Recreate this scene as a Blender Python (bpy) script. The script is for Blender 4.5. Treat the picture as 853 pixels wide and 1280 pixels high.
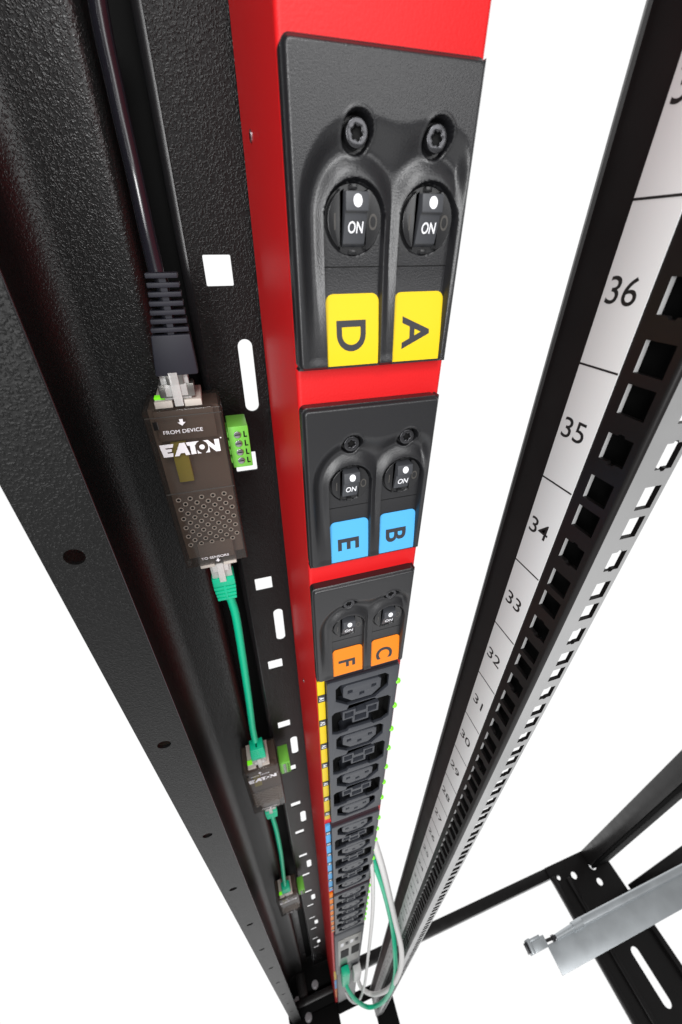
import bpy, bmesh, math, random
from mathutils import Vector, Matrix
from math import sin, cos, pi, radians
random.seed(4)
sc = bpy.context.scene
for o in list(bpy.data.objects): bpy.data.objects.remove(o)

# ------------------------------------------------------------ camera, world, lamps, exposure
ZC = 1.70                                   # lens height above the bottom of the rack (m)
FPX, CX, CY = 492.0, 426.5, 640.0           # focal length and centre, in photograph pixels
PITCH = math.atan2(334, 492.0); AZ = radians(17.3)
Fv = Vector((sin(AZ)*cos(PITCH), cos(AZ)*cos(PITCH), -sin(PITCH)))
Rv = Vector((cos(AZ), -sin(AZ), 0)); Uv = Rv.cross(Fv)
cam = bpy.data.objects.new('camera', bpy.data.cameras.new('camera')); sc.collection.objects.link(cam)
m = Matrix((Rv, Uv, -Fv)).transposed().to_4x4(); m.translation = Vector((0, 0, ZC)); cam.matrix_world = m
cam.data.sensor_fit = 'VERTICAL'; cam.data.sensor_height = 36; cam.data.lens = 36*FPX/1280
cam.data.clip_start = 0.005; cam.data.clip_end = 50
cam.data.dof.use_dof = True; cam.data.dof.focus_distance = 0.19; cam.data.dof.aperture_fstop = 16
sc.camera = cam
w = bpy.data.worlds.new('World'); sc.world = w; w.use_nodes = True
nt = w.node_tree; bg = nt.nodes['Background']; bg.inputs[1].default_value = 1.03
def _n(t, **k):
    n = nt.nodes.new(t)
    for a, b in k.items(): setattr(n, a, b)
    return n
# white studio sweep behind and below the rack, dimmer room behind the photographer
tc = _n('ShaderNodeTexCoord'); room = .24
def lobe(axis, a, b):
    d = _n('ShaderNodeVectorMath', operation='DOT_PRODUCT'); nt.links.new(tc.outputs['Generated'], d.inputs[0]); d.inputs[1].default_value = axis
    r = _n('ShaderNodeMapRange', interpolation_type='SMOOTHSTEP'); nt.links.new(d.outputs['Value'], r.inputs['Value'])
    r.inputs['From Min'].default_value = a; r.inputs['From Max'].default_value = b; r.inputs['To Min'].default_value = room; r.inputs['To Max'].default_value = 1
    return r.outputs['Result']
mx = _n('ShaderNodeMath', operation='MAXIMUM'); nt.links.new(lobe(tuple(Fv), -.05, .42), mx.inputs[0]); nt.links.new(lobe((0, 0, -1), .25, .75), mx.inputs[1])
nt.links.new(mx.outputs[0], bg.inputs[0])
def area(name, loc, target, size, power, col=(1, 1, 1)):
    l = bpy.data.lights.new(name, 'AREA'); l.shape = 'RECTANGLE'; l.size = size[0]; l.size_y = size[1]; l.energy = power; l.color = col
    o = bpy.data.objects.new(name, l); sc.collection.objects.link(o); o.location = loc
    o.rotation_euler = (Vector(target)-Vector(loc)).to_track_quat('-Z', 'Y').to_euler(); return o
area('key_lamp', (0.0, -0.75, ZC+0.8), (0.03, 0.13, ZC-0.1), (0.35, 0.35), 9)
area('front_fill', (0.42, -0.80, ZC+0.30), (0.05, 0.13, ZC), (0.45, 0.45), 2.7)  # unseen fill added to put highlights on the breaker plates
area('side_fill', (-0.46, -0.62, ZC+0.1), (0.03, 0.18, ZC-0.15), (0.3, 0.6), 8)  # unseen fill added to brighten the number strip and red side face
sc.view_settings.view_transform = 'Standard'; sc.view_settings.look = 'None'
sc.view_settings.exposure = 0; sc.view_settings.gamma = 1

# ------------------------------------------------------------ coordinates: everything is laid out in mm from the lens
def V(x, y, z): return Vector((x/1000, y/1000, z/1000+ZC))
def at(px, py, Y):                          # a measured photograph point at depth Y (mm) -> mm triple
    d = Fv*FPX + Rv*(px-CX) - Uv*(py-CY); d = d*(Y/d.y); return (d.x, d.y, d.z)

# ------------------------------------------------------------ materials
def mat(name, col, rough=.5, spec=.5, metal=0, bump=None, var=0.0, coat=0, emit=None, trans=0, alpha=1):
    mt = bpy.data.materials.new(name); mt.use_nodes = True; nt = mt.node_tree; b = nt.nodes['Principled BSDF']
    b.inputs['Base Color'].default_value = (*col, 1); b.inputs['Roughness'].default_value = rough
    b.inputs['Metallic'].default_value = metal; b.inputs['Specular IOR Level'].default_value = spec
    b.inputs['Coat Weight'].default_value = coat
    if trans: b.inputs['Transmission Weight'].default_value = trans
    if alpha < 1: b.inputs['Alpha'].default_value = alpha
    if emit: b.inputs['Emission Color'].default_value = (*emit[0], 1); b.inputs['Emission Strength'].default_value = emit[1]
    g = nt.nodes.new('ShaderNodeNewGeometry')
    if var:
        n = nt.nodes.new('ShaderNodeTexNoise'); n.inputs['Scale'].default_value = 45; n.inputs['Detail'].default_value = 6
        nt.links.new(g.outputs['Position'], n.inputs['Vector'])
        r = nt.nodes.new('ShaderNodeMapRange'); r.inputs['From Min'].default_value = .3; r.inputs['From Max'].default_value = .7
        r.inputs['To Min'].default_value = max(0, rough-var); r.inputs['To Max'].default_value = rough+var
        nt.links.new(n.outputs['Fac'], r.inputs['Value']); nt.links.new(r.outputs['Result'], b.inputs['Roughness'])
    if bump:                                 # (kind, scale per metre, height mm, strength)
        kind, s, h, st = bump
        if kind == 'noise':
            n = nt.nodes.new('ShaderNodeTexNoise'); n.inputs['Scale'].default_value = s; n.inputs['Detail'].default_value = 2
            out = n.outputs['Fac']; nt.links.new(g.outputs['Position'], n.inputs['Vector'])
        elif kind == 'pebble':
            n = nt.nodes.new('ShaderNodeTexVoronoi'); n.feature = 'SMOOTH_F1'; n.inputs['Scale'].default_value = s
            n.inputs['Smoothness'].default_value = .55
            q = nt.nodes.new('ShaderNodeTexNoise'); q.inputs['Scale'].default_value = s*.55; q.inputs['Detail'].default_value = 2
            wv = nt.nodes.new('ShaderNodeVectorMath'); wv.operation = 'MULTIPLY_ADD'
            wv.inputs[1].default_value = (.003, .003, .003); nt.links.new(q.outputs['Color'], wv.inputs[0])
            nt.links.new(g.outputs['Position'], wv.inputs[2]); nt.links.new(g.outputs['Position'], q.inputs['Vector'])
            nt.links.new(wv.outputs[0], n.inputs['Vector'])
            r = nt.nodes.new('ShaderNodeMapRange'); r.interpolation_type = 'SMOOTHSTEP'
            r.inputs['From Min'].default_value = .1; r.inputs['From Max'].default_value = .6
            r.inputs['To Min'].default_value = 1; r.inputs['To Max'].default_value = 0
            nt.links.new(n.outputs['Distance'], r.inputs['Value'])
            a = nt.nodes.new('ShaderNodeMath'); a.operation = 'MULTIPLY_ADD'; a.inputs[1].default_value = .9
            nt.links.new(q.outputs['Fac'], a.inputs[0]); nt.links.new(r.outputs['Result'], a.inputs[2]); out = a.outputs[0]
        bp = nt.nodes.new('ShaderNodeBump'); bp.inputs['Strength'].default_value = st; bp.inputs['Distance'].default_value = h/1000
        nt.links.new(out, bp.inputs['Height']); nt.links.new(bp.outputs['Normal'], b.inputs['Normal'])
    return mt
M = dict(
    red=mat('red_powder_coat', (.62, .008, .010), .5, .32, bump=('noise', 1300, .16, .5)),
    plate=mat('black_moulded_plastic', (.009, .009, .0105), .37, .7, bump=('noise', 2500, .13, .6)),
    floor=mat('dark_grey_plastic', (.045, .047, .053), .5, .5, bump=('noise', 2400, .08, .3)),
    gloss=mat('glossy_black_plastic', (.012, .012, .013), .25, .5),
    textured=mat('black_pebbled_powder_coat', (.010, .010, .010), .33, .5, bump=('pebble', 1050, .24, .5)),
    flange=mat('fine_grained_powder_coat', (.005, .005, .005), .42, .2, bump=('pebble', 900, .25, .55)),
    textfine=mat('black_beaded_powder_coat', (.005, .005, .005), .36, .25, bump=('pebble', 1000, .24, .5)),
    black=mat('black_satin_steel', (.010, .009, .009), .33, .4, bump=('noise', 900, .04, .3), var=.06),
    railfront=mat('bright_rail_face', (.47, .47, .47), .4, .6, metal=.72, bump=('noise', 1100, .05, .3), var=.06),
    rail=mat('black_rail_paint', (.007, .006, .006), .42, .3, bump=('noise', 1100, .05, .3), var=.05),
    dull=mat('dull_black_steel', (.003, .003, .003), .7, .12),
    edge=mat('lit_hole_wall_tone', (.60, .60, .60), .4, .5, metal=.3),  # pale tone standing in for light caught on the rail's hole walls
    strip=mat('white_number_strip', (.62, .62, .62), .5, .4, var=.05),
    ink=mat('black_ink', (.01, .01, .01), .5, .4),
    darkprint=mat('charcoal_print', (.03, .03, .035), .5, .4),
    yellow=mat('yellow_label', (.70, .50, .004), .5, .4),
    blue=mat('blue_label', (.075, .38, .74), .5, .4),
    orange=mat('orange_label', (.80, .21, .003), .5, .4),
    outlet=mat('slate_grey_plastic', (.033, .036, .045), .42, .5, bump=('noise', 2000, .05, .25)),
    white=mat('white_print', (.85, .85, .88), .5, .4),
    faint=mat('faint_grey_print', (.06, .055, .05), .4, .4),
    steel=mat('bright_screw_steel', (.45, .45, .47), .28, .5, metal=1),
    gun=mat('black_screw_steel', (.07, .07, .075), .26, .6, metal=.85),
    zinc=mat('zinc_plated_steel', (.50, .53, .55), .45, .5, metal=.7, bump=('noise', 60, .2, .12), var=.08),
    green=mat('green_cable_jacket', (.0, .56, .30), .42, .5, bump=('noise', 700, .05, .2)),
    dkgreen=mat('dark_green_cable_jacket', (.0, .20, .11), .42, .5),
    whitec=mat('white_cable_jacket', (.74, .73, .72), .42, .5),
    cable=mat('black_cable_jacket', (.014, .014, .02), .22, .7, bump=('noise', 500, .05, .2)),
    boot=mat('black_rubber_boot', (.016, .017, .026), .55, .4, bump=('noise', 2200, .06, .3)),
    term=mat('green_terminal_plastic', (.16, .52, .06), .4, .5),
    cream=mat('cream_jack_plastic', (.60, .56, .50), .4, .5),
    jackmetal=mat('nickel_jack_shell', (.24, .235, .22), .33, .5, metal=.8),
    smoke=mat('smoked_clear_plastic', (.040, .032, .027), .12, .6, alpha=.47),
    ring=mat('cloudy_vent_rim', (.20, .17, .14), .3, .5),
    pcb=mat('brown_circuit_board', (.17, .12, .09), .5, .4),
    pcby=mat('yellow_component', (.45, .36, .03), .5, .4),
    clear=mat('clear_plug_plastic', (.78, .78, .76), .15, .5, alpha=.55),
    led=mat('lit_green_light_pipe', (.16, .60, .02), .25, .5, emit=((.22, .9, .02), .55)),
    seam=mat('seam_black', (.004, .004, .004), .7, .2),
)

# ------------------------------------------------------------ mesh building
class MB:
    def __init__(s): s.v = []; s.f = []; s.m = []; s.mats = []
    def mi(s, k):
        if k not in s.mats: s.mats.append(k)
        return s.mats.index(k)
    def add(s, vf, k, fn=None):
        vs, fs = vf; n = len(s.v); i = s.mi(k)
        s.v += [Vector(fn(p) if fn else p) for p in vs]; s.f += [tuple(a+n for a in f) for f in fs]; s.m += [i]*len(fs); return s
def box(x0, x1, y0, y1, z0, z1, bev=0, seg=2):
    bm = bmesh.new(); bmesh.ops.create_cube(bm, size=1)
    for v in bm.verts: v.co = Vector(((x0+x1)/2+v.co.x*(x1-x0), (y0+y1)/2+v.co.y*(y1-y0), (z0+z1)/2+v.co.z*(z1-z0)))
    if bev: bmesh.ops.bevel(bm, geom=bm.edges[:], offset=bev, segments=seg, profile=.5, affect='EDGES')
    return out(bm)
def out(bm):
    bm.verts.index_update(); r = ([v.co.copy() for v in bm.verts], [tuple(v.index for v in f.verts) for f in bm.faces]); bm.free(); return r
def hexa(front, back):                      # two 4-point loops -> closed solid
    v = [Vector(p) for p in front+back]
    return v, [(0, 1, 2, 3), (7, 6, 5, 4)]+[(i, i+4, (i+1) % 4+4, (i+1) % 4) for i in range(4)]
def tube(pts, r, n=14, samples=10, flat=1.0):
    P = [Vector(p) for p in pts]; rs = r if isinstance(r, (list, tuple)) else [r]*len(P); path = []; rad = []
    for i in range(len(P)-1):
        a = P[max(i-1, 0)]; b = P[i]; c = P[i+1]; d = P[min(i+2, len(P)-1)]
        for k in range(samples):
            t = k/samples; path.append(.5*((2*b)+(c-a)*t+(2*a-5*b+4*c-d)*t*t+(3*b-a-3*c+d)*t**3)); rad.append(rs[i]*(1-t)+rs[i+1]*t)
    path.append(P[-1]); rad.append(rs[-1]); vs = []; fs = []; u = None
    for i, p in enumerate(path):
        t = (path[min(i+1, len(path)-1)]-path[max(i-1, 0)]).normalized()
        if u is None: u = t.orthogonal().normalized()
        u = (u-t*u.dot(t)).normalized(); q = t.cross(u)
        for k in range(n): a = 2*pi*k/n; vs.append(p+(u*cos(a)+q*sin(a)*flat)*rad[i])
    for i in range(len(path)-1):
        for k in range(n): a = i*n+k; b = i*n+(k+1) % n; fs.append((a, b, b+n, a+n))
    fs.append(tuple(range(n-1, -1, -1))); fs.append(tuple(range(len(vs)-n, len(vs)))); return vs, fs
def _curve_mesh(cu):
    o = bpy.data.objects.new('t', cu); sc.collection.objects.link(o)
    dg = bpy.context.evaluated_depsgraph_get(); dg.update(); me = bpy.data.meshes.new_from_object(o.evaluated_get(dg))
    bpy.data.objects.remove(o); bpy.data.curves.remove(cu)
    bm = bmesh.new(); bm.from_mesh(me); bpy.data.meshes.remove(me); bmesh.ops.remove_doubles(bm, verts=bm.verts[:], dist=1e-4)
    return out(bm)
def shape(loops, y0, y1, bev=0, plane='XZ', seg=2):
    """flat plate with holes: loops of (a,b); extruded from depth y0 (front) to y1. plane XZ: depth is Y; plane YZ: depth is X"""
    cu = bpy.data.curves.new('s', 'CURVE'); cu.dimensions = '2D'; cu.fill_mode = 'BOTH'
    for lp in loops:
        sp = cu.splines.new('POLY'); sp.points.add(len(lp)-1)
        for p, q in zip(sp.points, lp): p.co = (q[0], q[1], 0, 1)
        sp.use_cyclic_u = True
    d = abs(y1-y0); cu.extrude = max(d/2-bev, .0001); cu.bevel_depth = bev; cu.bevel_resolution = seg; cu.offset = -bev
    vs, fs = _curve_mesh(cu); c = (y0+y1)/2
    if plane == 'XZ': return [Vector((v.x, c-v.z, v.y)) for v in vs], fs
    if plane == 'XY': return [Vector((v.x, v.y, c+v.z)) for v in vs], fs
    return [Vector((c-v.z, v.x, v.y)) for v in vs], [tuple(reversed(f)) for f in fs]
def perf(a0, a1, z0, z1, holes, y0, y1, plane='XZ'):
    """long plate with a ladder of holes, built band by band and joined into one sheet"""
    holes = sorted(holes, key=lambda h: min(q[1] for q in h)); cuts = [z0]
    for h, g in zip(holes, holes[1:]): cuts.append((max(q[1] for q in h)+min(q[1] for q in g))/2)
    cuts.append(z1); V_, F_ = [], []
    for i, h in enumerate(holes):
        vs, fs = shape([[(a0, cuts[i]), (a1, cuts[i]), (a1, cuts[i+1]), (a0, cuts[i+1])], h], y0, y1, 0, plane); n = len(V_); V_ += vs
        for f in fs:
            zs = [vs[k].z for k in f]
            if (max(zs)-min(zs) < 1e-3) and any(abs(zs[0]-c) < 1e-3 for c in cuts[1:-1]): continue
            F_.append(tuple(k+n for k in f))
    return V_, F_
_tc = {}
def text(s, size, org, right, up, th=.06, bold=0., sx=1., align='CENTER'):
    key = (s, size, bold, th, align)
    if key not in _tc:
        cu = bpy.data.curves.new('t', 'FONT'); cu.body = s; cu.size = size; cu.align_x = align; cu.align_y = 'CENTER'; cu.extrude = th; cu.offset = bold
        _tc[key] = _curve_mesh(cu)
    vs, fs = _tc[key]; r = Vector(right); u = Vector(up); n = r.cross(u); o = Vector(org)
    xs = [v.x for v in vs]; ys = [v.y for v in vs]; cx = (min(xs)+max(xs))/2 if align == 'CENTER' else 0; cy = (min(ys)+max(ys))/2
    return [o+r*(v.x-cx)*sx+u*(v.y-cy)+n*v.z for v in vs], fs
def circ(cx, cy, r, n=24, a0=0, a1=2*pi): return [(cx+r*cos(a0+(a1-a0)*k/n), cy+r*sin(a0+(a1-a0)*k/n)) for k in range(n)]
def rrect(x0, x1, z0, z1, r, n=5):
    o = []
    for cx, cz, a in ((x1-r, z1-r, 0), (x0+r, z1-r, pi/2), (x0+r, z0+r, pi), (x1-r, z0+r, 1.5*pi)):
        for k in range(n+1): o.append((cx+r*cos(a+pi/2*k/n), cz+r*sin(a+pi/2*k/n)))
    return o
def sheet(profile, th, z0, z1):             # bent sheet metal: profile (x,y) polyline swept vertically
    P = [Vector((p[0], p[1])) for p in profile]; L = []; R = []
    for i, p in enumerate(P):
        a = P[max(i-1, 0)]; b = P[min(i+1, len(P)-1)]
        t1 = (p-a).normalized() if i else (b-p).normalized(); t2 = (b-p).normalized() if i < len(P)-1 else t1
        n = Vector((-(t1+t2).y, (t1+t2).x)).normalized(); k = th/max(.5, n.dot(Vector((-t1.y, t1.x)))); L.append(p); R.append(p+n*k)
    n = len(P); vs = [Vector((p.x, p.y, z)) for z in (z0, z1) for p in L+R]; fs = []; m2 = 2*n
    for i in range(n-1):
        fs += [(i, i+1, i+1+m2, i+m2), (n+i+1, n+i, n+i+m2, n+i+1+m2), (i+1, i, n+i, n+i+1), (m2+i, m2+i+1, m2+n+i+1, m2+n+i)]
    fs += [(n, 0, m2, m2+n), (n-1, 2*n-1, m2+2*n-1, m2+n-1)]; return vs, fs
def arc(cx, cy, r, a0, a1, n=6): return [(cx+r*cos(radians(a0+(a1-a0)*k/n)), cy+r*sin(radians(a0+(a1-a0)*k/n))) for k in range(n+1)]

# ------------------------------------------------------------ objects
def thing(name, label, cat, base, group=None, kind=None):
    o = bpy.data.objects.new(name, None); sc.collection.objects.link(o); o.location = V(*base); o.empty_display_size = .02
    o['label'] = label; o['category'] = cat
    if group: o['group'] = group
    if kind: o['kind'] = kind
    return o
def wpos(o): return o.location+(wpos(o.parent) if o.parent else Vector())
def obj(name, mb, parent=None, label=None, smooth=35, lean=0, rec=True, **tags):
    me = bpy.data.meshes.new(name); po = wpos(parent) if parent else Vector()
    me.from_pydata([V(p.x+lean*p.z, p.y, p.z)-po for p in mb.v], [], mb.f)
    for k in mb.mats: me.materials.append(M[k])
    for p, i in zip(me.polygons, mb.m): p.material_index = i; p.use_smooth = True
    if rec:
        bm = bmesh.new(); bm.from_mesh(me); bmesh.ops.recalc_face_normals(bm, faces=bm.faces[:]); bm.to_mesh(me); bm.free()
    me.update(); me.set_sharp_from_angle(angle=radians(smooth))
    o = bpy.data.objects.new(name, me); sc.collection.objects.link(o)
    if parent: o.parent = parent
    if label: o['label'] = label
    for k, v in tags.items(): o[k] = v
    return o
BOT = -1690
LX, LY, LZ = (1, 0, 0), (0, 1, 0), (0, 0, 1); NX, NY, NZ = (-1, 0, 0), (0, -1, 0), (0, 0, -1)

# ------------------------------------------------------------ left side channel with textured finish
LEAN = .013
t = thing('side_channel', 'tall black pebble-textured steel side channel with a drilled front flange, at the far left', 'rack panel', (-56, 170, BOT))
mb = MB()
prof = [(-23.5, 230), (-23.5, 219.5)]+arc(-28, 219.5, 4.5, 0, -90, 6)[1:]+[(-34, 215)]+[(-66+16+16*cos(radians(a)), 199+16*sin(radians(a))) for a in (90, 110, 130, 150, 170)]+[(-66, 195), (-66, 150), (-66, 133.5)]
mb.add(sheet(prof, 1.6, BOT, 260), 'textured')
obj('channel_wall', mb, t, lean=LEAN, smooth=50)
mb = MB(); hz = []
zz = 33.9*130/100
for k in range(-2, 16): hz.append(-91.8 - k*133.5)
hz = [z for z in hz if BOT+30 < z < 240]
mb.add(perf(-67.6, -45.6, BOT, 260, [circ(-57.5, z, 3.5, 28) for z in hz], 130, 131.8), 'flange')
mb.add(tube([(-45.55, 130.6, BOT), (-45.55, 130.6, 260)], .38, 8, 1), 'gun'); obj('drilled_flange', mb, t, lean=LEAN)
mb = MB(); mb.add(box(-45, -20, 150, 212, BOT, BOT+8, .8), 'black'); obj('foot_plate', mb, t, lean=LEAN)

# deep strip behind the cable
t = thing('backing_strip', 'smooth glossy black steel strip recessed behind the black cable', 'rack panel', (-12, 238, BOT))
mb = MB(); mb.add(box(-34, .8, 236, 238, BOT, 260, .3), 'dull'); obj('strip_web', mb, t, lean=.008)
mb = MB(); mb.add(box(-21, -19.8, 220, 236, BOT, -905, .3), 'black'); mb.add(box(-19.8, -9, 224, 225.2, BOT, -905, .2), 'black'); obj('strip_rib', mb, t, lean=LEAN)

# ------------------------------------------------------------ slotted panel behind the power strip
t = thing('slotted_panel', 'black bead-textured steel panel punched with square and oblong slots, just left of the red strip', 'rack panel', (36, 216, BOT))
loops = []; PX0, PX1 = -3.0, 82
s = 1.075
k = 0; z = 127.5*1
for g in range(-2, 9):
    c = -53.3*s-g*181*s
    loops.append(rrect(12.2*s, 18.9*s, c-17.2*s, c+17.2*s, 3.3*s))
    for d in (-44.9*s, 44.3*s): loops.append(rrect(2.9*s, 14.1*s, c+d-5.6*s, c+d+5.6*s, .6))
loops = [l for l in loops if min(q[1] for q in l) > BOT+40 and max(q[1] for q in l) < 250]
mb = MB(); mb.add(perf(PX0, PX1, BOT, 260, loops, 215, 216.2), 'textfine')
obj('slotted_web', mb, t, lean=.005)
mb = MB(); mb.add(sheet([(-3.0, 215), (-4.4, 215.2), (-5.6, 216), (-6, 217.6), (-6, 234)], 1.0, BOT, 260), 'gloss')
obj('folded_edge', mb, t, lean=.005, smooth=60)

# ------------------------------------------------------------ power distribution unit
pdu = thing('power_distribution_unit', 'tall red power distribution unit with black breaker plates and outlet banks', 'power strip', (52, 170, BOT+20))
FY = 131.5; BX0, BX1 = 25.6, 80.0
full = [(BX0, 212)]+[(BX0, FY+2)]+arc(BX0+1.6, FY+1.6, 1.6, 180, 270, 4)+arc(BX1-1.6, FY+1.6, 1.6, 270, 360, 4)+[(BX1, FY+5)]
lft = [(BX0, 212), (BX0, FY+2)]+arc(BX0+1.6, FY+1.6, 1.6, 180, 270, 4)+[(32.5, FY)]
rgt = [(74, FY)]+arc(BX1-1.6, FY+1.6, 1.6, 270, 360, 4)+[(BX1, FY+5)]
mb = MB(); banks = [(-206.5, -411.0), (-424, -626), (-638.5, -838)]
edges = [250, -209.5, -408, -427, -623, -641.5, -835, BOT+20]
for i in range(len(edges)-1):
    if i % 2 == 0: mb.add(sheet(full, 1.4, edges[i+1], edges[i]), 'red')
    else:
        mb.add(sheet(lft, 1.4, edges[i+1], edges[i]), 'red'); mb.add(sheet(rgt, 1.4, edges[i+1], edges[i]), 'red')
body = obj('housing', mb, pdu, smooth=60)
mb = MB(); mb.add(box(BX1-1.6, BX1-.2, FY+5, 212, BOT+20, 250, .2), 'dull'); mb.add(box(BX0+1.6, BX1-1.6, 210.5, 212, BOT+20, 250), 'dull'); obj('bounce_blocker', mb, pdu, label='unseen black side added to block red bounce light, with the back cover')  # unseen black side, added to keep red light from bouncing onto the rail
def rivet(z, y, r=1.1):
    mb = MB(); v, f = tube([(BX0-.5, y, z), (BX0+1, y, z)], r, 12, 1); mb.add((v, f), 'steel'); mb.add(tube([(BX0-.7, y, z), (BX0+.9, y, z)], r*.5, 6, 1), 'seam'); obj('rivet', mb, pdu, label='small bright screw in the red side face')
rivet(31, 186, 1.8); rivet(-277, 178, 1.4)

def smooth(a, b, x):
    t = min(1, max(0, (x-a)/(b-a))); return t*t*(3-2*t)
PW, PH = 52.2, 72.2
CHX = (18.3, 40.75); CHR = 8.75; SWZ = -33.0; SCZ = -15.3   # relative to the plate's left, top
def plate_depth(u, v):
    # corner outline handled separately
    dd = []
    for cx in CHX:
        dz = v-SWZ if v > SWZ else 0.0
        dd.append(math.hypot(u-cx, dz))
    d = -math.log(sum(math.exp(-x/2.2) for x in dd))*2.2      # smooth union
    dm = min(dd)
    fade = 1-.85*smooth(38, 72, -v)
    dd2 = [math.hypot((u-cx)*1.22, (v-SWZ) if v > SWZ else 0.0) for cx in CHX]
    d2 = -math.log(sum(math.exp(-x/5) for x in dd2))*5+1.0; d3 = min(dd2)
    h = (4.0*(1-smooth(14.4, 22.0, d2))-2.5*(1-smooth(9.4, 16.5, d3)))*fade*smooth(.8, 4.2, min(u, PW-u, -v, PH+v))
    # rounded outer rim
    e = min(u, PW-u, -v, PH+v); h += 1.6*(1-smooth(0, 1.5, e))**1.5
    # channel
    ch = 1-smooth(CHR-.15, CHR+.35, dm); h = h+(3.8-2.2*smooth(45, 72, -v)-h)*ch
    for cx in CHX:
        ds = math.hypot(u-cx-.1, v-SCZ); b = 1-smooth(3.75, 4.2, ds); h = h+(max(5.3, h)-h)*b
        lip = math.exp(-((ds-4.5)/.35)**2)*.18; h -= lip*(1-ch)
    # switch well
    for cx in CHX:
        ds = math.hypot(u-cx, v-SWZ); b = 1-smooth(8.0, 8.3, ds); h = h+(4.7-h)*b
    return h
def grid_axis(L, fine, feats):
    return [L*i/int(L/fine) for i in range(int(L/fine)+1)]
_plate = None
def plate_geo():
    global _plate
    if _plate: return _plate
    step = .27; nu = int(PW/step); nv = int(PH/step); vs = []; fs = []
    r = 2.2
    for j in range(nv+1):
        for i in range(nu+1):
            u = PW*i/nu; v = -PH*j/nv
            y = plate_depth(u, v)
            # pull corners in to round the outline
            uu, vv = u, v
            for cu, cv in ((r, -r), (PW-r, -r), (r, -PH+r), (PW-r, -PH+r)):
                if abs(u-PW/2) > PW/2-r and abs(v+PH/2) > PH/2-r and abs(u-cu) <= r and abs(v-cv) <= r:
                    du, dv = u-cu, v-cv; mx = max(abs(du), abs(dv)); l = math.hypot(du, dv)
                    if l > 0: uu = cu+du*mx/l; vv = cv+dv*mx/l; y = min(y, 1.6*(1-smooth(0, 1.5, r-mx))**1.5+0) if y < 3 else y
            vs.append(Vector((uu, y, vv)))
    for j in range(nv):
        for i in range(nu): a = j*(nu+1)+i; fs.append((a, a+nu+1, a+nu+2, a+1))
    ring = [i for i in range(nu+1)]+[j*(nu+1)+nu for j in range(1, nv+1)]+[nv*(nu+1)+i for i in range(nu-1, -1, -1)]+[j*(nu+1) for j in range(nv-1, 0, -1)]
    n = len(vs)
    for a in ring: p = vs[a]; vs.append(Vector((p.x, max(5.6, p.y+.1), p.z)))
    for q in range(len(ring)): a, b = ring[q], ring[(q+1) % len(ring)]; fs.append((a, b, n+(q+1) % len(ring), n+q))
    _plate = (vs, fs); return _plate
PL = 25.6; PF = 126.0
def star(cx, cz, r, lobes=6, n=48):
    ph = random.uniform(0, 1)
    return [(cx+(r*(1+.17*cos(lobes*a+6*ph)))*cos(a), cz+(r*(1+.17*cos(lobes*a+6*ph)))*sin(a)) for a in [2*pi*k/n for k in range(n)]]
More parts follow.
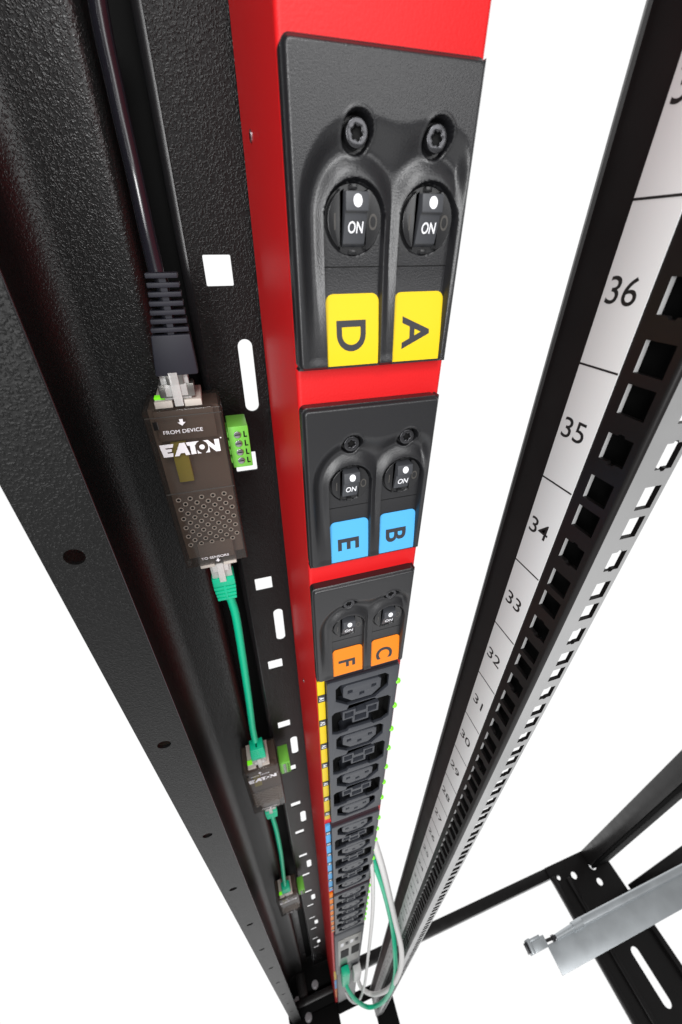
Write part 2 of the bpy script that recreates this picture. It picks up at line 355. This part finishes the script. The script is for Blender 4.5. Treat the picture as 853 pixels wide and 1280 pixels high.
def breaker_plate(ztop, col, letters, tilt):
    cname = {'yellow': 'yellow', 'blue': 'blue', 'orange': 'orange'}[col]
    mb = MB(); mb.add(plate_geo(), 'plate', lambda p: Vector((PL+p.x, PF+p.y, ztop+p.z)))
    pl = obj('breaker_plate', mb, pdu, label=f'black moulded plate with {cname} labels {letters[0]} and {letters[1]}', smooth=48, rec=False)
    for q, cx in enumerate(CHX):
        X = PL+cx; z0 = ztop
        # screw deep in its bore
        mb = MB(); sx, sz = X+.1, z0+SCZ
        mb.add(shape([circ(sx, sz, 3.0, 32), star(sx, sz, 1.35)], PF+1.7, PF+4.8, .35), 'gun')
        mb.add(shape([circ(sx, sz, 2.2, 20)], PF+3.0, PF+5.2), 'seam')
        obj('screw', mb, pl)
        # circuit breaker in the round well
        mb = MB(); sz = z0+SWZ; D = PF+4.7
        mb.add(shape([circ(X, sz, 8.1, 48)], D-.35, D+.1), 'gloss')
        for sg in (-1, 1):                 # cheeks beside the rocker
            lp = [(X+sg*3.9, sz-6.9), (X+sg*3.9, sz+6.9)]+[(X+sg*7.7*cos(a), sz+7.7*sin(a)) for a in [radians(62-124*k/12) for k in range(13)]]
            if sg < 0: lp = lp[::-1]
            mb.add(shape([lp], D-2.0, D, .25), 'gloss')
            mb.add(text('O' if sg > 0 else 'I', 5.2, (X+sg*5.6, D-2.02, sz-.3), LX, LZ, .03, .05, .62), 'faint')
        mb.add(box(X-1, X+1, D-1.4, D, sz+6.8, sz+8.0, .1), 'gloss'); mb.add(box(X-1, X+1, D-1.4, D, sz-8.0, sz-6.8, .1), 'gloss')
        # rocker: proud tab with dot, sloping ON face
        w2 = 3.25
        def sec(x): return [(x, D-4.4, sz+6.2), (x, D-4.9, sz+2.0), (x, D-3.9, sz+1.5), (x, D-1.9, sz-5.4), (x, D-.2, sz-6.3), (x, D, sz+6.5)]
        a = sec(X-w2); b = sec(X+w2); n = 6
        vs = [Vector(p) for p in a+b]; fs = [tuple(range(n-1, -1, -1)), tuple(range(n, 2*n))]+[(i, (i+1) % n, n+(i+1) % n, n+i) for i in range(n)]
        bm = bmesh.new(); bv = [bm.verts.new(p) for p in vs]; [bm.faces.new([bv[i] for i in f]) for f in fs]
        bmesh.ops.recalc_face_normals(bm, faces=bm.faces[:]); bmesh.ops.bevel(bm, geom=bm.edges[:], offset=.25, segments=2, profile=.5, affect='EDGES')
        mb.add(out(bm), 'floor')
        dn = Vector((0, -.5, 4.2)).normalized(); dn = Vector((0, .12, .99)).normalized()
        vsd, fsd = shape([circ(0, 0, 1.25, 24)], -.04, .05)
        mb.add((vsd, fsd), 'white', lambda p: Vector((X+.1+p.x, D-4.66+p.y-(p.z)*(-.5/4.2)*1.0-.06, sz+4.2+p.z*1.15)))
        up = Vector((0, -2.0, 6.9)).normalized()
        o = Vector((X+.0, D-3.32, sz-1.6))
        mb.add(text('ON', 3.9, o, LX, tuple(up), .05, .03, .74), 'white')
        obj('circuit_breaker', mb, pl)
        # label card and seam on the channel floor
        mb = MB()
        def yl(z): return PF+3.8-2.2*smooth(45, 72, z0-z)
        def onfloor(vf, lift, sub=True):      # drape a flat piece over the ramping channel floor
            bm = bmesh.new(); bv = [bm.verts.new(p) for p in vf[0]]
            for f in vf[1]:
                try: bm.faces.new([bv[i] for i in f])
                except ValueError: pass
            if sub:
                for zc in range(46, 72, 2): bmesh.ops.bisect_plane(bm, geom=bm.verts[:]+bm.edges[:]+bm.faces[:], plane_co=(0, 0, z0-zc), plane_no=(0, 0, 1))
            for v in bm.verts: v.co.y = yl(v.co.z)+v.co.y-lift
            return out(bm)
        lw = 8.62
        lp = [(X-lw, z0-PH+.8), (X+lw, z0-PH+.8)]+[(X+lw-2.4+2.4*cos(a), z0-50.9-2.4+2.4*sin(a)) for a in [pi/2*k/6 for k in range(7)]]+[(X-lw+2.4-2.4*sin(a), z0-50.9-2.4+2.4*cos(a)) for a in [pi/2*k/6 for k in range(7)]]
        mb.add(onfloor(shape([lp], -.1, .1), .2), col)
        mb.add(box(X-8.7, X+8.7, PF+3.8-.06, PF+3.9, z0-44.15, z0-43.85), 'seam')
        L = letters[q]; mb.add(onfloor(text(L, 13.4, (X-.6, 0, z0-62.6), NZ, LX, .04, .28, 1.0), .34), 'darkprint')
        obj('label', mb, pl, label=f'{cname} label with the letter {L}')
breaker_plate(38.6, 'yellow', 'DA', 0)
breaker_plate(-45.9, 'blue', 'EB', 0)
breaker_plate(-131.2, 'orange', 'FC', 0)

# outlet banks
def outlet_bank(z0, z1, col, L):
    xs0, xs1 = 30.8, 76.0; H = z0-z1; mb = MB(); loops = []; isl = []; pitch = (H-32)/3.0
    cz = [z0-16.0-pitch*k for k in range(4)]; dz = [z0-16-pitch*k-27.6 for k in range(3)]; X = 52.8
    for c in cz: loops.append([(X-16.7, c+11.5-3), (X-14, c+11.5), (X+14, c+11.5), (X+16.9, c+8.5), (X+16.9, c-3), (X+9, c-11.4), (X-9, c-11.4), (X-16.7, c-4)])
    for c in dz: loops.append([(X-19.4, c+9), (X-17.4, c+11.5), (X-9.5, c+11.5), (X-8, c+15.6), (X+8, c+15.6), (X+9.5, c+14), (X+17.6, c+14), (X+19.8, c+11), (X+19.8, c-11), (X+15, c-15), (X+9.5, c-15), (X+7.5, c-12.6), (X-8, c-12.6), (X-9.5, c-15), (X-16, c-15), (X-19.4, c-13)])
    mb.add(shape([rrect(xs0, xs1, z1, z0, 1.2)]+loops, PF, PF+2.2, .35), 'outlet')
    mb.add(box(xs0, xs0+1.2, PF+2.2, 132.5, z1+.4, z0-.4), 'outlet'); mb.add(box(xs1-1.2, xs1, PF+2.2, 132.5, z1+.4, z0-.4), 'outlet')
    mb.add(box(xs0+1.2, xs1-1.2, PF+2.2, 132.5, z0-1.6, z0-.4), 'outlet'); mb.add(box(xs0+1.2, xs1-1.2, PF+2.2, 132.5, z1+.4, z1+1.6), 'outlet')
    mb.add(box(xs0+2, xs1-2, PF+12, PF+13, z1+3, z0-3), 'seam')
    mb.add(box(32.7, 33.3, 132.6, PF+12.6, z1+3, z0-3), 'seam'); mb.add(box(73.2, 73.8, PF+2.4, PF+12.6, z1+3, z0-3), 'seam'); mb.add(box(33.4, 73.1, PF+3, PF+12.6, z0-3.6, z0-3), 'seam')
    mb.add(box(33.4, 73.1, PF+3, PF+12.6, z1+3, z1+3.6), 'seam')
    bank = obj('outlet_bank', mb, pdu, label=f'slate grey bank of seven outlets beside {col} tags')
    for c in cz:
        mb = MB(); I = [(X-12.1, c+6.5), (X-10.2, c+8.4), (X+10.2, c+8.4), (X+12.1, c+6.5), (X+12.1, c-2.4), (X+6.6, c-8.4), (X-6.6, c-8.4), (X-12.1, c-2.4)]
        sl = [rrect(X+dx-1.5, X+dx+1.5, c+dzz-1.6, c+dzz+1.6, .2, 1) for dx, dzz in ((-7.6, 1.4), (0, -3.2), (7.6, 1.4))]
        mb.add(shape([I]+sl, PF+.5, PF+12, .35), 'outlet'); obj('outlet', mb, bank)
    for c in dz:
        mb = MB(); I = [(X-12.2, c+8), (X-3.5, c+8), (X-3.5, c+4), (X+3.5, c+4), (X+3.5, c+8), (X+12.2, c+8), (X+12.2, c-1.5), (X+5.6, c-1.5), (X+5.6, c-7.5), (X-5.6, c-7.5), (X-5.6, c-1.5), (X-12.2, c-1.5)]
        sl = [rrect(X-10.8, X-4.9, c, c+6.4, .3, 1), rrect(X+4.9, X+10.8, c, c+6.4, .3, 1), rrect(X-3.9, X+3.9, c-6, c+.8, .3, 1)]
        mb.add(shape([I]+sl, PF+.8, PF+12, .25), 'outlet')
        mb.add(box(X-9.6, X-6, PF+3, PF+12, c+1.4, c+3.6), 'outlet'); mb.add(box(X+6, X+9.6, PF+3, PF+12, c+1.4, c+3.6), 'outlet'); obj('outlet', mb, bank)
    # coloured tag strip
    yz = FY
    mb = MB(); mb.add(box(25.9, 30.3, yz-2.3, yz-.05, z1+2, z0-.5, .25), col); strip = obj('tag_strip', mb, pdu, label=f'{col} tag strip beside the outlets')
    tz = sorted(cz+dz, reverse=True)
    for i, c in enumerate(tz):
        mb = MB(); mb.add(box(25.8, 30.35, yz-2.7, yz-2.2, c-4.9, c+2.3, .1), 'darkprint')
        mb.add(text(f'{L}{i+1}', 4.3, (28.05, yz-2.72, c-1.3), NZ, LX, .03, .06, .9), 'white'); obj('outlet_tag', mb, strip)
        mb = MB(); bm = bmesh.new(); bmesh.ops.create_icosphere(bm, subdivisions=2, radius=1.75)
        mb.add(out(bm), 'led', lambda p: Vector((76.5+p.x*1.1, PF+.9+p.y, c-10+p.z*1.25+8)))
        obj('indicator_light', mb, pdu)
outlet_bank(*banks[0], 'yellow', 'A'); outlet_bank(*banks[1], 'blue', 'B'); outlet_bank(*banks[2], 'orange', 'C')

# network module at the foot
mb = MB(); mb.add(box(29, 76, 124.5, 132, -1180, -845, 1.2), 'outlet'); mb.add(box(34, 72, 123.6, 124.6, -1090, -880, .3), 'jackmetal')
for x in (38, 57):
    mb.add(shape([rrect(x, x+14, -1020, -960, 1)], 123.0, 123.7), 'seam')
for k in range(4): mb.add(box(38+8*k, 43+8*k, 123.2, 123.8, -925, -905, .1), 'ink' if k % 2 else 'white')
nm = obj('network_module', mb, pdu, label='grey and metal network module at the foot')
mb = MB()
for c, a, b in (('yellow', -1190, -1290), ('blue', -1300, -1420), ('orange', -1430, -1560)): mb.add(box(26.2, 31, 130.8, 131.4, b, a, .1), c)
obj('colour_key', mb, pdu)
mb = MB(); mb.add(box(31.5, 77, 126.5, 131.4, -1640, -1185, 1), 'plate'); obj('lower_cover', mb, pdu)

# ------------------------------------------------------------ sensor probes
def logo(x0, z0, h, y, wd):                 # bold block logo letters, drawn as polygons
    k = wd/4.35; P = []
    P.append([(0, 1), (1.0, 1), (.9, .72), (.36, .72), (.40, .62), (.82, .62), (.76, .40), (.44, .40), (.46, .28), (.84, .28), (.78, 0), (0.12, 0)])
    P.append([(.90, 0), (1.22, 0), (1.36, .2), (1.66, .2), (1.70, 0), (2.02, 0), (1.80, 1), (1.42, 1)])
    P.append([(1.88, 1), (2.85, 1), (2.66, .9), (2.55, .76), (2.53, .72), (2.48, .72), (2.48, 0), (2.12, 0), (2.12, .72), (1.96, .72)])
    P.append([(2.58+.0, 0), (2.88, 0), (2.72, .12), (2.6, .3)])
    P.append(circ(2.98, .5, .2, 20))
    P.append([(3.12, 1), (3.5, 1), (3.95, .48), (3.95, 1), (4.3, 1), (4.3, 0), (3.95, 0), (3.5, .52), (3.5, 0), (3.16, 0), (3.34, .16), (3.42, .34), (3.44, .5), (3.42, .66), (3.34, .84)])
    return [shape([[(x0+a*k, z0+b*h) for a, b in lp]], y-.1, y+.02) for lp in P]
def sensor(z0, x0, label, small, open_term=True):
    # housing 34 x 92 x 33 mm, front top-left corner at x0, z0
    t = thing('sensor_module', label, 'sensor', (x0+17, 200, z0-92), 'smoked plastic sensor probes down the left panel')
    Y0 = 185; W, H = 34.3, 92
    ln = LEAN*0
    mb = MB(); mb.add(box(x0, x0+W, Y0, 211, z0-H, z0, 1.0, 3), 'smoke')
    hs = obj('housing', mb, t)
    mb = MB(); mb.add(box(x0+1.5, x0+W-1.5, Y0+7, 210, z0-H+1.5, z0-1.5, .5), 'pcb')
    mb.add(box(x0+4, x0+W-4, Y0+3, Y0+7, z0-16, z0-1.6, .5), 'pcb'); mb.add(box(x0+8, x0+W-7, Y0+3, Y0+7, z0-H+1.6, z0-H+14, .5), 'pcb')
    mb.add(box(x0+8, x0+15, Y0+2.5, Y0+7, z0-38, z0-17, .4), 'pcby')
    obj('circuit_board', mb, t)
    mb = MB()                                # moulded seams of the cover and the small window
    mb.add(box(x0+.6, x0+W-.6, Y0-.15, Y0+.2, z0-42.9, z0-42.3, .05), 'faint')
    obj('cover_seam', mb, hs); mb = MB(); mb.add(box(x0+.6, x0+W-.6, Y0-.15, Y0+.2, z0-3.4, z0-3.0, .05), 'faint')
    obj('cover_seam', mb, hs); mb = MB()
    mb.add(box(x0+3.4, x0+5.2, Y0-.1, Y0+.2, z0-8.8, z0-5.0, .05), 'seam'); mb.add(box(x0+5.2, x0+5.6, Y0-.12, Y0+.2, z0-8.6, z0-5.2, .05), 'faint')
    obj('latch_window', mb, hs)
    mb = MB()
    for r in range(11):
        for c in range(5):
            x = x0+5.5+c*5.6+(r % 2)*2.8; z = z0-46.3-r*2.9
            mb.add(shape([circ(x, z, 1.3, 12), circ(x, z, .8, 12)], Y0-.3, Y0+.1), 'ring')
            mb.add(shape([circ(x, z, .78, 10)], Y0-.05, Y0+.1), 'seam')
    obj('vent_grille', mb, hs)
    mb = MB()
    for vf in logo(x0+3.6, z0-22.4, 6.3, Y0-.05, 27): mb.add(vf, 'white')
    mb.add(shape([circ(x0+31.3, z0-15.7, .35, 10)], Y0-.1, Y0), 'white')
    obj('logo', mb, hs); mb = MB()
    mb.add(text('FROM DEVICE', 2.5, (x0+15.5, Y0-.08, z0-10.4), LX, LZ, .04, 0.0, 1.12), 'white')
    ar = lambda cx, cz, q: [(cx-.75*q, cz+1.5*q), (cx+.75*q, cz+1.5*q), (cx+.75*q, cz), (cx+1.7*q, cz), (cx, cz-1.6*q), (cx-1.7*q, cz), (cx-.75*q, cz)]
    mb.add(shape([ar(x0+15.6, z0-6.2, 1.0)], Y0-.12, Y0), 'white')
    obj('lettering', mb, hs); mb = MB()
    mb.add(text('TO SENSORS', 2.35, (x0+16.5, Y0-.08, z0-86.6), LX, LZ, .04, 0.0, 1.12), 'white')
    mb.add(shape([ar(x0+17.6, z0-89.3, .75)], Y0-.12, Y0), 'white')
    obj('lettering', mb, hs)
    mb = MB()                                # upper jack
    mb.add(box(x0+6, x0+13.5, Y0+2, 209, z0+.1, z0+3.2, .3), 'cream'); mb.add(box(x0+18.5, x0+26, Y0+2, 209, z0+.1, z0+3.2, .3), 'cream')
    mb.add(box(x0+13.5, x0+18.5, 196, 209, z0+.1, z0+3.0, .3), 'cream')
    mb.add(box(x0+6, x0+10.5, Y0+5, Y0+9, z0+3.2, z0+4.3, .2), 'led')
    obj('upper_jack', mb, t)
    mb = MB(); mb.add(box(x0+7, x0+15, Y0+2, 209, z0-H-3.4, z0-H-.1, .3), 'cream'); mb.add(box(x0+20, x0+27.5, Y0+2, 209, z0-H-3.4, z0-H-.1, .3), 'cream'); mb.add(box(x0+15, x0+20, 196, 209, z0-H-3.0, z0-H-.1, .3), 'cream')
    obj('lower_jack', mb, t)
    # green screw terminal on the right side
    mb = MB(); tx = x0+W+.8; tz = z0-13.0
    mb.add(box(tx, tx+9.8, Y0+5, Y0+22, tz-22.3, tz, .5), 'term')
    for k in range(4):
        zc = tz-4.2-k*4.7
        mb.add(box(tx+7.2, tx+7.8, Y0+4.7, Y0+5.2, zc-1.4, zc+1.4), 'seam'); mb.add(box(tx+7.2, tx+8.8, Y0+4.7, Y0+5.2, zc-1.6, zc-1.1), 'seam'); mb.add(box(tx-.7, tx, Y0+6, Y0+20, zc-1.6, zc+1.2, .2), 'term')
    tb = obj('terminal_block', mb, t)
    for k in range(4):
        zc = tz-4.2-k*4.7; mb = MB(); mb.add(shape([circ(tx+4.2, zc, 1.75, 20)], Y0+4.2, Y0+5.4, .2), 'steel'); mb.add(box(tx+2.9, tx+5.5, Y0+4.1, Y0+4.3, zc-.22, zc+.22), 'seam'); obj('screw', mb, tb)
    return t
sensor(-60.6, -34.0, 'topmost and largest of three smoked plastic sensor modules, between black plug and green cable', False)
sensor(-408, -38.6, 'middle one of three smoked sensor modules, green cables plugged in above and below', True)
sensor(-833, -46.0, 'lowest of three smoked sensor modules, small and blurred near the bottom', True)

# ------------------------------------------------------------ cables and plugs
def rj(mb, cx, cz, y, dirz, w=11.6):        # clear plug, dirz=+1 points up out of a jack
    a, b = sorted((cz, cz+dirz*11)); mb.add(box(cx-w/2, cx+w/2, y, y+8, a, b, .4), 'clear')
    mb.add(box(cx-w/2+1.5, cx+w/2-1.5, y+2.5, y+6.5, a+.5, b-.5, .2), 'jackmetal')
    a, b = sorted((cz-dirz*2.5, cz+dirz*12)); mb.add(box(cx-1.9, cx+1.9, y-2.4, y-1.2, a, b, .3), 'clear'); mb.add(box(cx-4.6, cx+4.6, y-1.4, y-.2, cz+dirz*3-1.2, cz+dirz*3+4, .3), 'clear')
t = thing('black_network_cable', 'thick black network cable with a ribbed rubber boot plugged in from above', 'cable', (-17, 190, -50))
P = [at(115, -45, 212), at(122, 0, 212), at(131, 50, 212), at(142, 100, 212), at(154, 155, 211), at(170, 225, 209), at(184, 290, 203), at(197, 345, 195)]
mb = MB(); mb.add(tube(P, 3.1, 20), 'cable'); obj('jacket', mb, t)
mb = MB()
zt, zb = -8.8, -46.5
def bx(z): k = (zt-z)/(zt-zb); return (-19.3-5.2*smooth(0, 1, k), -7.6+.6*k)
for i in range(7):
    z1 = zt-i*3.15; a, b = bx(z1); yk = 186
    mb.add(box(a, b, yk, yk+9.5, z1-1.75, z1, .35), 'boot')
    if i % 2 == 0: mb.add(box((a+b)/2-1.2, (a+b)/2+1.2, yk+1, yk+8.5, z1-3.3, z1-1.6), 'boot')
    else:
        mb.add(box(a+1.2, a+3.6, yk+.6, yk+9, z1-3.3, z1-1.6), 'boot') if 0 else mb.add(box((a+b)/2-1.2, (a+b)/2+1.2, yk+.6, yk+9, z1-3.3, z1-1.6), 'boot')
mb.add(tube([(-14.0, 191, zt-1), (-15, 191, zt-24)], 2.6, 14, 2), 'boot')
z1 = zt-21.6; a, b = bx(z1); a2, b2 = bx(zb)
vf = hexa([(a, 186, z1), (b, 186, z1), (b2, 186, zb), (a2, 186, zb)], [(a, 196, z1), (b, 196, z1), (b2, 196, zb), (a2, 196, zb)])
bm = bmesh.new(); bv = [bm.verts.new(p) for p in vf[0]]; [bm.faces.new([bv[i] for i in f]) for f in vf[1]]; bmesh.ops.recalc_face_normals(bm, faces=bm.faces[:]); bmesh.ops.bevel(bm, geom=bm.edges[:], offset=.7, segments=2, profile=.5, affect='EDGES'); mb.add(out(bm), 'boot')
obj('ribbed_boot', mb, t)
mb = MB(); rj(mb, -17.6, -57.2, 188, 1)
mb.add(box(-25, -10, 187.6, 195.5, -56.3, -50.5, .5), 'jackmetal'); mb.add(box(-20.8, -13.6, 186.6, 188, -51, -43.6, .5), 'jackmetal')
mb.add(box(-18.6, -16.0, 186.3, 186.8, -48, -47.4, .1), 'seam'); obj('plug', mb, t)

def green_cable(label, pts, x1, z1, x2, z2, grp):
    t = thing('green_patch_cable', label, 'cable', ((x1+x2)/2, 190, z2), grp)
    mb = MB(); mb.add(tube(pts, 2.75, 16), 'green'); obj('jacket', mb, t)
    for (cx, cz, dr, dx) in ((x1, z1, -1, 0), (x2, z2, 1, 0)):
        mb = MB(); ya = 187.5; w1, w2 = 6.6, 5.6
        A = cz+dr*10; B = cz+dr*17; Cc = cz+dr*29
        for (za, zb, wa, wb) in ((A, B, w1, w1),):
            mb.add(box(cx-wa, cx+wa, ya, ya+10.5, min(za, zb), max(za, zb), .8), 'green')
        n = 4
        for k in range(n):
            zc = B+dr*(.6+k*3.0); wk = w1-.25*k; mb.add(box(cx-wk, cx+wk, ya+.2, ya+10, min(zc, zc+dr*2.2), max(zc, zc+dr*2.2), .5), 'green')
        mb.add(box(cx-w1+1.6, cx+w1-1.6, ya+1.2, ya+9, min(B, Cc), max(B, Cc), .8), 'green'); mb.add(box(cx-.8, cx+.8, ya+.15, ya+9, min(B, Cc), max(B, Cc), .3), 'green')
        obj('plug_boot', mb, t)
        mb = MB(); rj(mb, cx, cz, ya+1, dr, 11.8); obj('plug', mb, t)
G = 'green patch cables joining the sensor modules'
green_cable('upper green patch cable, between the largest and the middle sensor module', [(-16, 192, -178), (-14.6, 192, -192), (-14.0, 191, -206), (-15.2, 190, -240), (-18, 191, -300), (-20.5, 192, -345), (-21, 192, -368)], -16.3, -156.5, -21, -404.5, G)
green_cable('lower green patch cable, between the middle and the lowest sensor module', [(-22, 192, -532), (-22.2, 192, -545), (-21.5, 190, -580), (-23, 190, -660), (-26.5, 191, -740), (-28.5, 192, -795)], -22, -504, -28.5, -829.5, G)

# ------------------------------------------------------------ rack rail with its number strip
t = thing('rack_rail', 'black perforated rack mounting rail with square holes and a white unit number strip', 'rack rail', (128, 100, BOT))
U = 44.45; topU = 10.6
def cage(c0, c1, zc, notch):
    h = 4.65
    if not notch: return [(c0, zc-h), (c1, zc-h), (c1, zc+h), (c0, zc+h)]
    mdl = (c0+c1)/2; w = (c1-c0)*.16
    return [(c0, zc-h), (mdl-w, zc-h), (mdl-w*.6, zc-h-.8), (mdl+w*.6, zc-h-.8), (mdl+w, zc-h), (c1, zc-h), (c1, zc+h), (mdl+w, zc+h), (mdl+w*.6, zc+h+.8), (mdl-w*.6, zc+h+.8), (mdl-w, zc+h), (c0, zc+h)]
side = []; frnt = []
for n in range(39, 0, -1):
    top = topU+(n-36)*U
    for k, d in enumerate((6.35, 22.25, 38.1)):
        zc = top-d
        if zc < BOT+40: continue
        side.append(cage(81.7, 91.1, zc, k == 1)); frnt.append(cage(130.9, 138.2, zc, k == 1))
ZT = 150
mb = MB(); mb.add(perf(79.6, 124.6, BOT, ZT, side, 121.6, 123.4, 'YZ'), 'rail')
ed = mb.mi('edge')
for i, f in enumerate(mb.f):
    c = sum((mb.v[a] for a in f), Vector())/len(f); n = (mb.v[f[1]]-mb.v[f[0]]).cross(mb.v[f[2]]-mb.v[f[0]])
    if n.length > 0 and abs(n.normalized().y) > .9 and 81 < c.y < 92 and c.x < 123.5: mb.m[i] = ed  # caught light painted as a paler colour on these hole walls
mb.add(sheet(arc(123.2, 79.6, 1.6, 180, 270, 6), 1.5, BOT, ZT), 'rail')
mb.add(sheet([(121.7, 124.6), (122.5, 126.0), (124, 126.6), (131, 126.6)], 1.2, BOT, ZT), 'rail')
mb2 = MB(); mb2.add(perf(123.2, 140.2, BOT, ZT, frnt, 78, 79.7), 'railfront')
for i, f in enumerate(mb2.f):
    n = (mb2.v[f[1]]-mb2.v[f[0]]).cross(mb2.v[f[2]]-mb2.v[f[0]])
    if n.length > 0 and abs(n.normalized().y) < .5: mb2.m[i] = mb2.mi('rail')
mb.add(box(129.2, 130.2, 81, 125, BOT, ZT), 'dull')
obj('perforated_channel', mb, t, smooth=50); obj('front_flange', mb2, t, label='bright satin front flange with square holes')
mb = MB(); mb.add(box(121.15, 121.55, 95.2, 110.8, -1610, 99.4, .08), 'strip')
for n in range(38, -1, -1):
    z = topU+(n-36)*U-U
    if z > -1600: mb.add(box(121.05, 121.2, 95.3, 110.7, z-.32, z+.32), 'ink')
strip = obj('number_strip', mb, t)
for n in range(37, 0, -1):
    zc = topU+(n-36)*U-U/2+.1; mb = MB()
    mb.add(text(str(n), 10.8, (121.12, 104.0, zc), NY, LZ, .04, .02, 1.06), 'ink'); obj('number', mb, strip)

# ------------------------------------------------------------ base frame, posts
t = thing('base_frame', 'black steel base frame rails joined at the corner, bottom right of the picture', 'rack frame', (500, 100, BOT-10))
FZ = -1650
mb = MB(); mb.add(box(110, 880, 164, 190, FZ-35, FZ-4, 2), 'black'); obj('cross_rail', mb, t)
mb = MB(); mb.add(box(-100, 30, 60, 135, BOT-12, BOT-1, 2), 'dull'); mb.add(box(30, 140, 112, 135, BOT-12, BOT-1, 2), 'dull'); mb.add(box(124, 178, 40, 111.8, BOT-12, BOT-1, 2), 'dull'); mb.add(box(-100, 84, 135.2, 240, BOT-12, BOT-3, 2), 'dull'); mb.add(box(-100, 84, 150, 165, BOT-2.8, BOT+20, 2), 'black'); obj('front_rail', mb, t)
mb = MB()
mb.add(shape([[(742, -420), (952, -420), (952, 190), (742, 190)], [(848+11+11.5*cos(a), -36+11.5*sin(a)) for a in [pi*k/10 for k in range(11)]]+[(848+11+11.5*cos(a), -128+11.5*sin(a)) for a in [pi+pi*k/10 for k in range(11)]], circ(893, 150, 11), circ(818, 148, 9), circ(768, 158, 6), circ(884, 112, 9)], FZ-3, FZ, 0, 'XY'), 'black')
mb.add(box(738, 752, -420, 164, FZ, FZ+16, 3), 'black'); mb.add(box(786, 800, -420, 150, FZ-.5, FZ+10, 3), 'black'); mb.add(box(938, 954, -420, 70, FZ, FZ+14, 3), 'black')
obj('slotted_side_rail', mb, t)
t = thing('corner_post', 'black steel corner post rising from the joint of the base rails, upper of the two', 'rack post', (917, 167, FZ), 'black rack posts')
mb = MB(); mb.add(box(882, 952, 150, 190, FZ+1, 150, 3), 'black'); mb.add(box(884, 952, 142, 150, FZ+1, 150, 2), 'dull'); obj('post_tube', mb, t)
t = thing('corner_post', 'black steel post partly hidden behind the silver bracket, lower of the two', 'rack post', (965, 50, FZ), 'black rack posts')
mb = MB(); mb.add(box(950, 990, 20, 80, FZ+15, 150, 3), 'black'); obj('post_tube', mb, t)

# silver arm
t = thing('silver_bracket', 'pale zinc plated arm with a folded lip and a small square end catch', 'bracket', (420, 15, -806))
mb = MB(); mb.add(box(306, 900, -5, 24, -802, -800, .5), 'zinc'); obj('flat_bar', mb, t)
mb = MB(); mb.add(box(362, 900, 23.5, 33, -806, -797, 2.5, 3), 'zinc'); obj('folded_lip', mb, t)
mb = MB(); mb.add(tube([(322, 26.5, -799), (366, 28, -799)], [3, 4.2], 14, 2), 'zinc'); mb.add(tube([(352, 27.5, -799), (368, 28, -799)], 5.2, 14, 2), 'zinc'); mb.add(tube([(300, 28, -799), (322, 27, -799)], 1.8, 10, 2), 'black'); mb.add(tube([(316, 27, -799), (320, 27, -799)], 3.6, 6, 1), 'gun'); obj('spring_rod', mb, t)
mb = MB(); mb.add(box(279, 284, 22, 37, -806, -794, .8), 'zinc'); mb.add(box(284, 306, 22, 34, -799, -797, .6), 'zinc'); mb.add(box(284, 300, 33, 36, -806, -796, .6), 'zinc'); mb.add(box(276, 279.5, 24, 35, -804, -796, .3), 'gun'); obj('end_catch', mb, t)

# bolts at the foot
for i, (px, py, lab) in enumerate(((372, 1252, 'lone shiny bolt on the left foot of the frame'), (394, 1231, 'shiny bolt just left of the foot of the red strip'), (386, 1272, 'lowest shiny bolt, at the bottom edge of the picture'))):
    z = BOT+1; d = at(px, py, 100); s_ = z/d[2]; x, y = d[0]*s_, d[1]*s_
    o = MB(); o.add(tube([(x, y, z), (x, y, z+7)], 6, 6, 1), 'steel'); o.add(tube([(x, y, z-2), (x, y, z+1)], 9, 18, 1), 'steel')
    obj('hex_bolt', o, None, label=lab, category='bolt', group='bolts at the foot of the frame')

# ------------------------------------------------------------ loops of cable at the foot
def loop_cable(name, label, cat, pts, r, k, boot=None, grp=None):
    pts = [tuple(c*min(1, 113/p[0]) for c in p) for p in pts]; t = thing(name, label, cat, (pts[-1][0], pts[-1][1], pts[-1][2]), grp); mb = MB(); mb.add(tube(pts, r, 12), k); obj('jacket', mb, t)
    return t
t = loop_cable('white_patch_cable', 'thicker white patch cable looping out wide beside the green one', 'cable', [at(463, 1040, 140), at(470, 1058, 128), at(481, 1095, 116), at(494, 1150, 104), at(502, 1188, 94), at(499, 1216, 86), at(486, 1236, 82), at(468, 1243, 86), at(453, 1236, 100), at(446, 1220, 117)], 3.7, 'whitec')
mb = MB(); a = at(446, 1217, 116); mb.add(box(a[0]-7.5, a[0]+7.5, 110, 123, a[2]-40, a[2]+50, 2), 'whitec'); obj('plug_boot', mb, t)
t = loop_cable('green_loop_cable', 'green patch cable looping from the network module at the foot of the red strip', 'cable', [at(462, 1062, 138), at(468, 1078, 130), at(480, 1112, 120), at(490, 1155, 110), at(494, 1190, 98), at(493, 1226, 84), at(480, 1251, 76), at(462, 1259, 78), at(446, 1251, 90), at(436, 1238, 104), at(432, 1228, 114)], 3.6, 'green')
mb = MB(); a = at(432, 1220, 116); mb.add(box(a[0]-7.5, a[0]+7.5, 110, 123, a[2]-70, a[2]+60, 2.5), 'green'); obj('plug_boot', mb, t)
t = loop_cable('thin_white_cable', 'thin white cable hanging straight down close to the red strip', 'cable', [at(463, 1070, 130), at(466, 1095, 124), at(466, 1140, 114), at(461, 1190, 104), at(455, 1235, 96), at(447, 1253, 98), at(438, 1250, 106), at(432, 1240, 120)], 2.4, 'whitec')
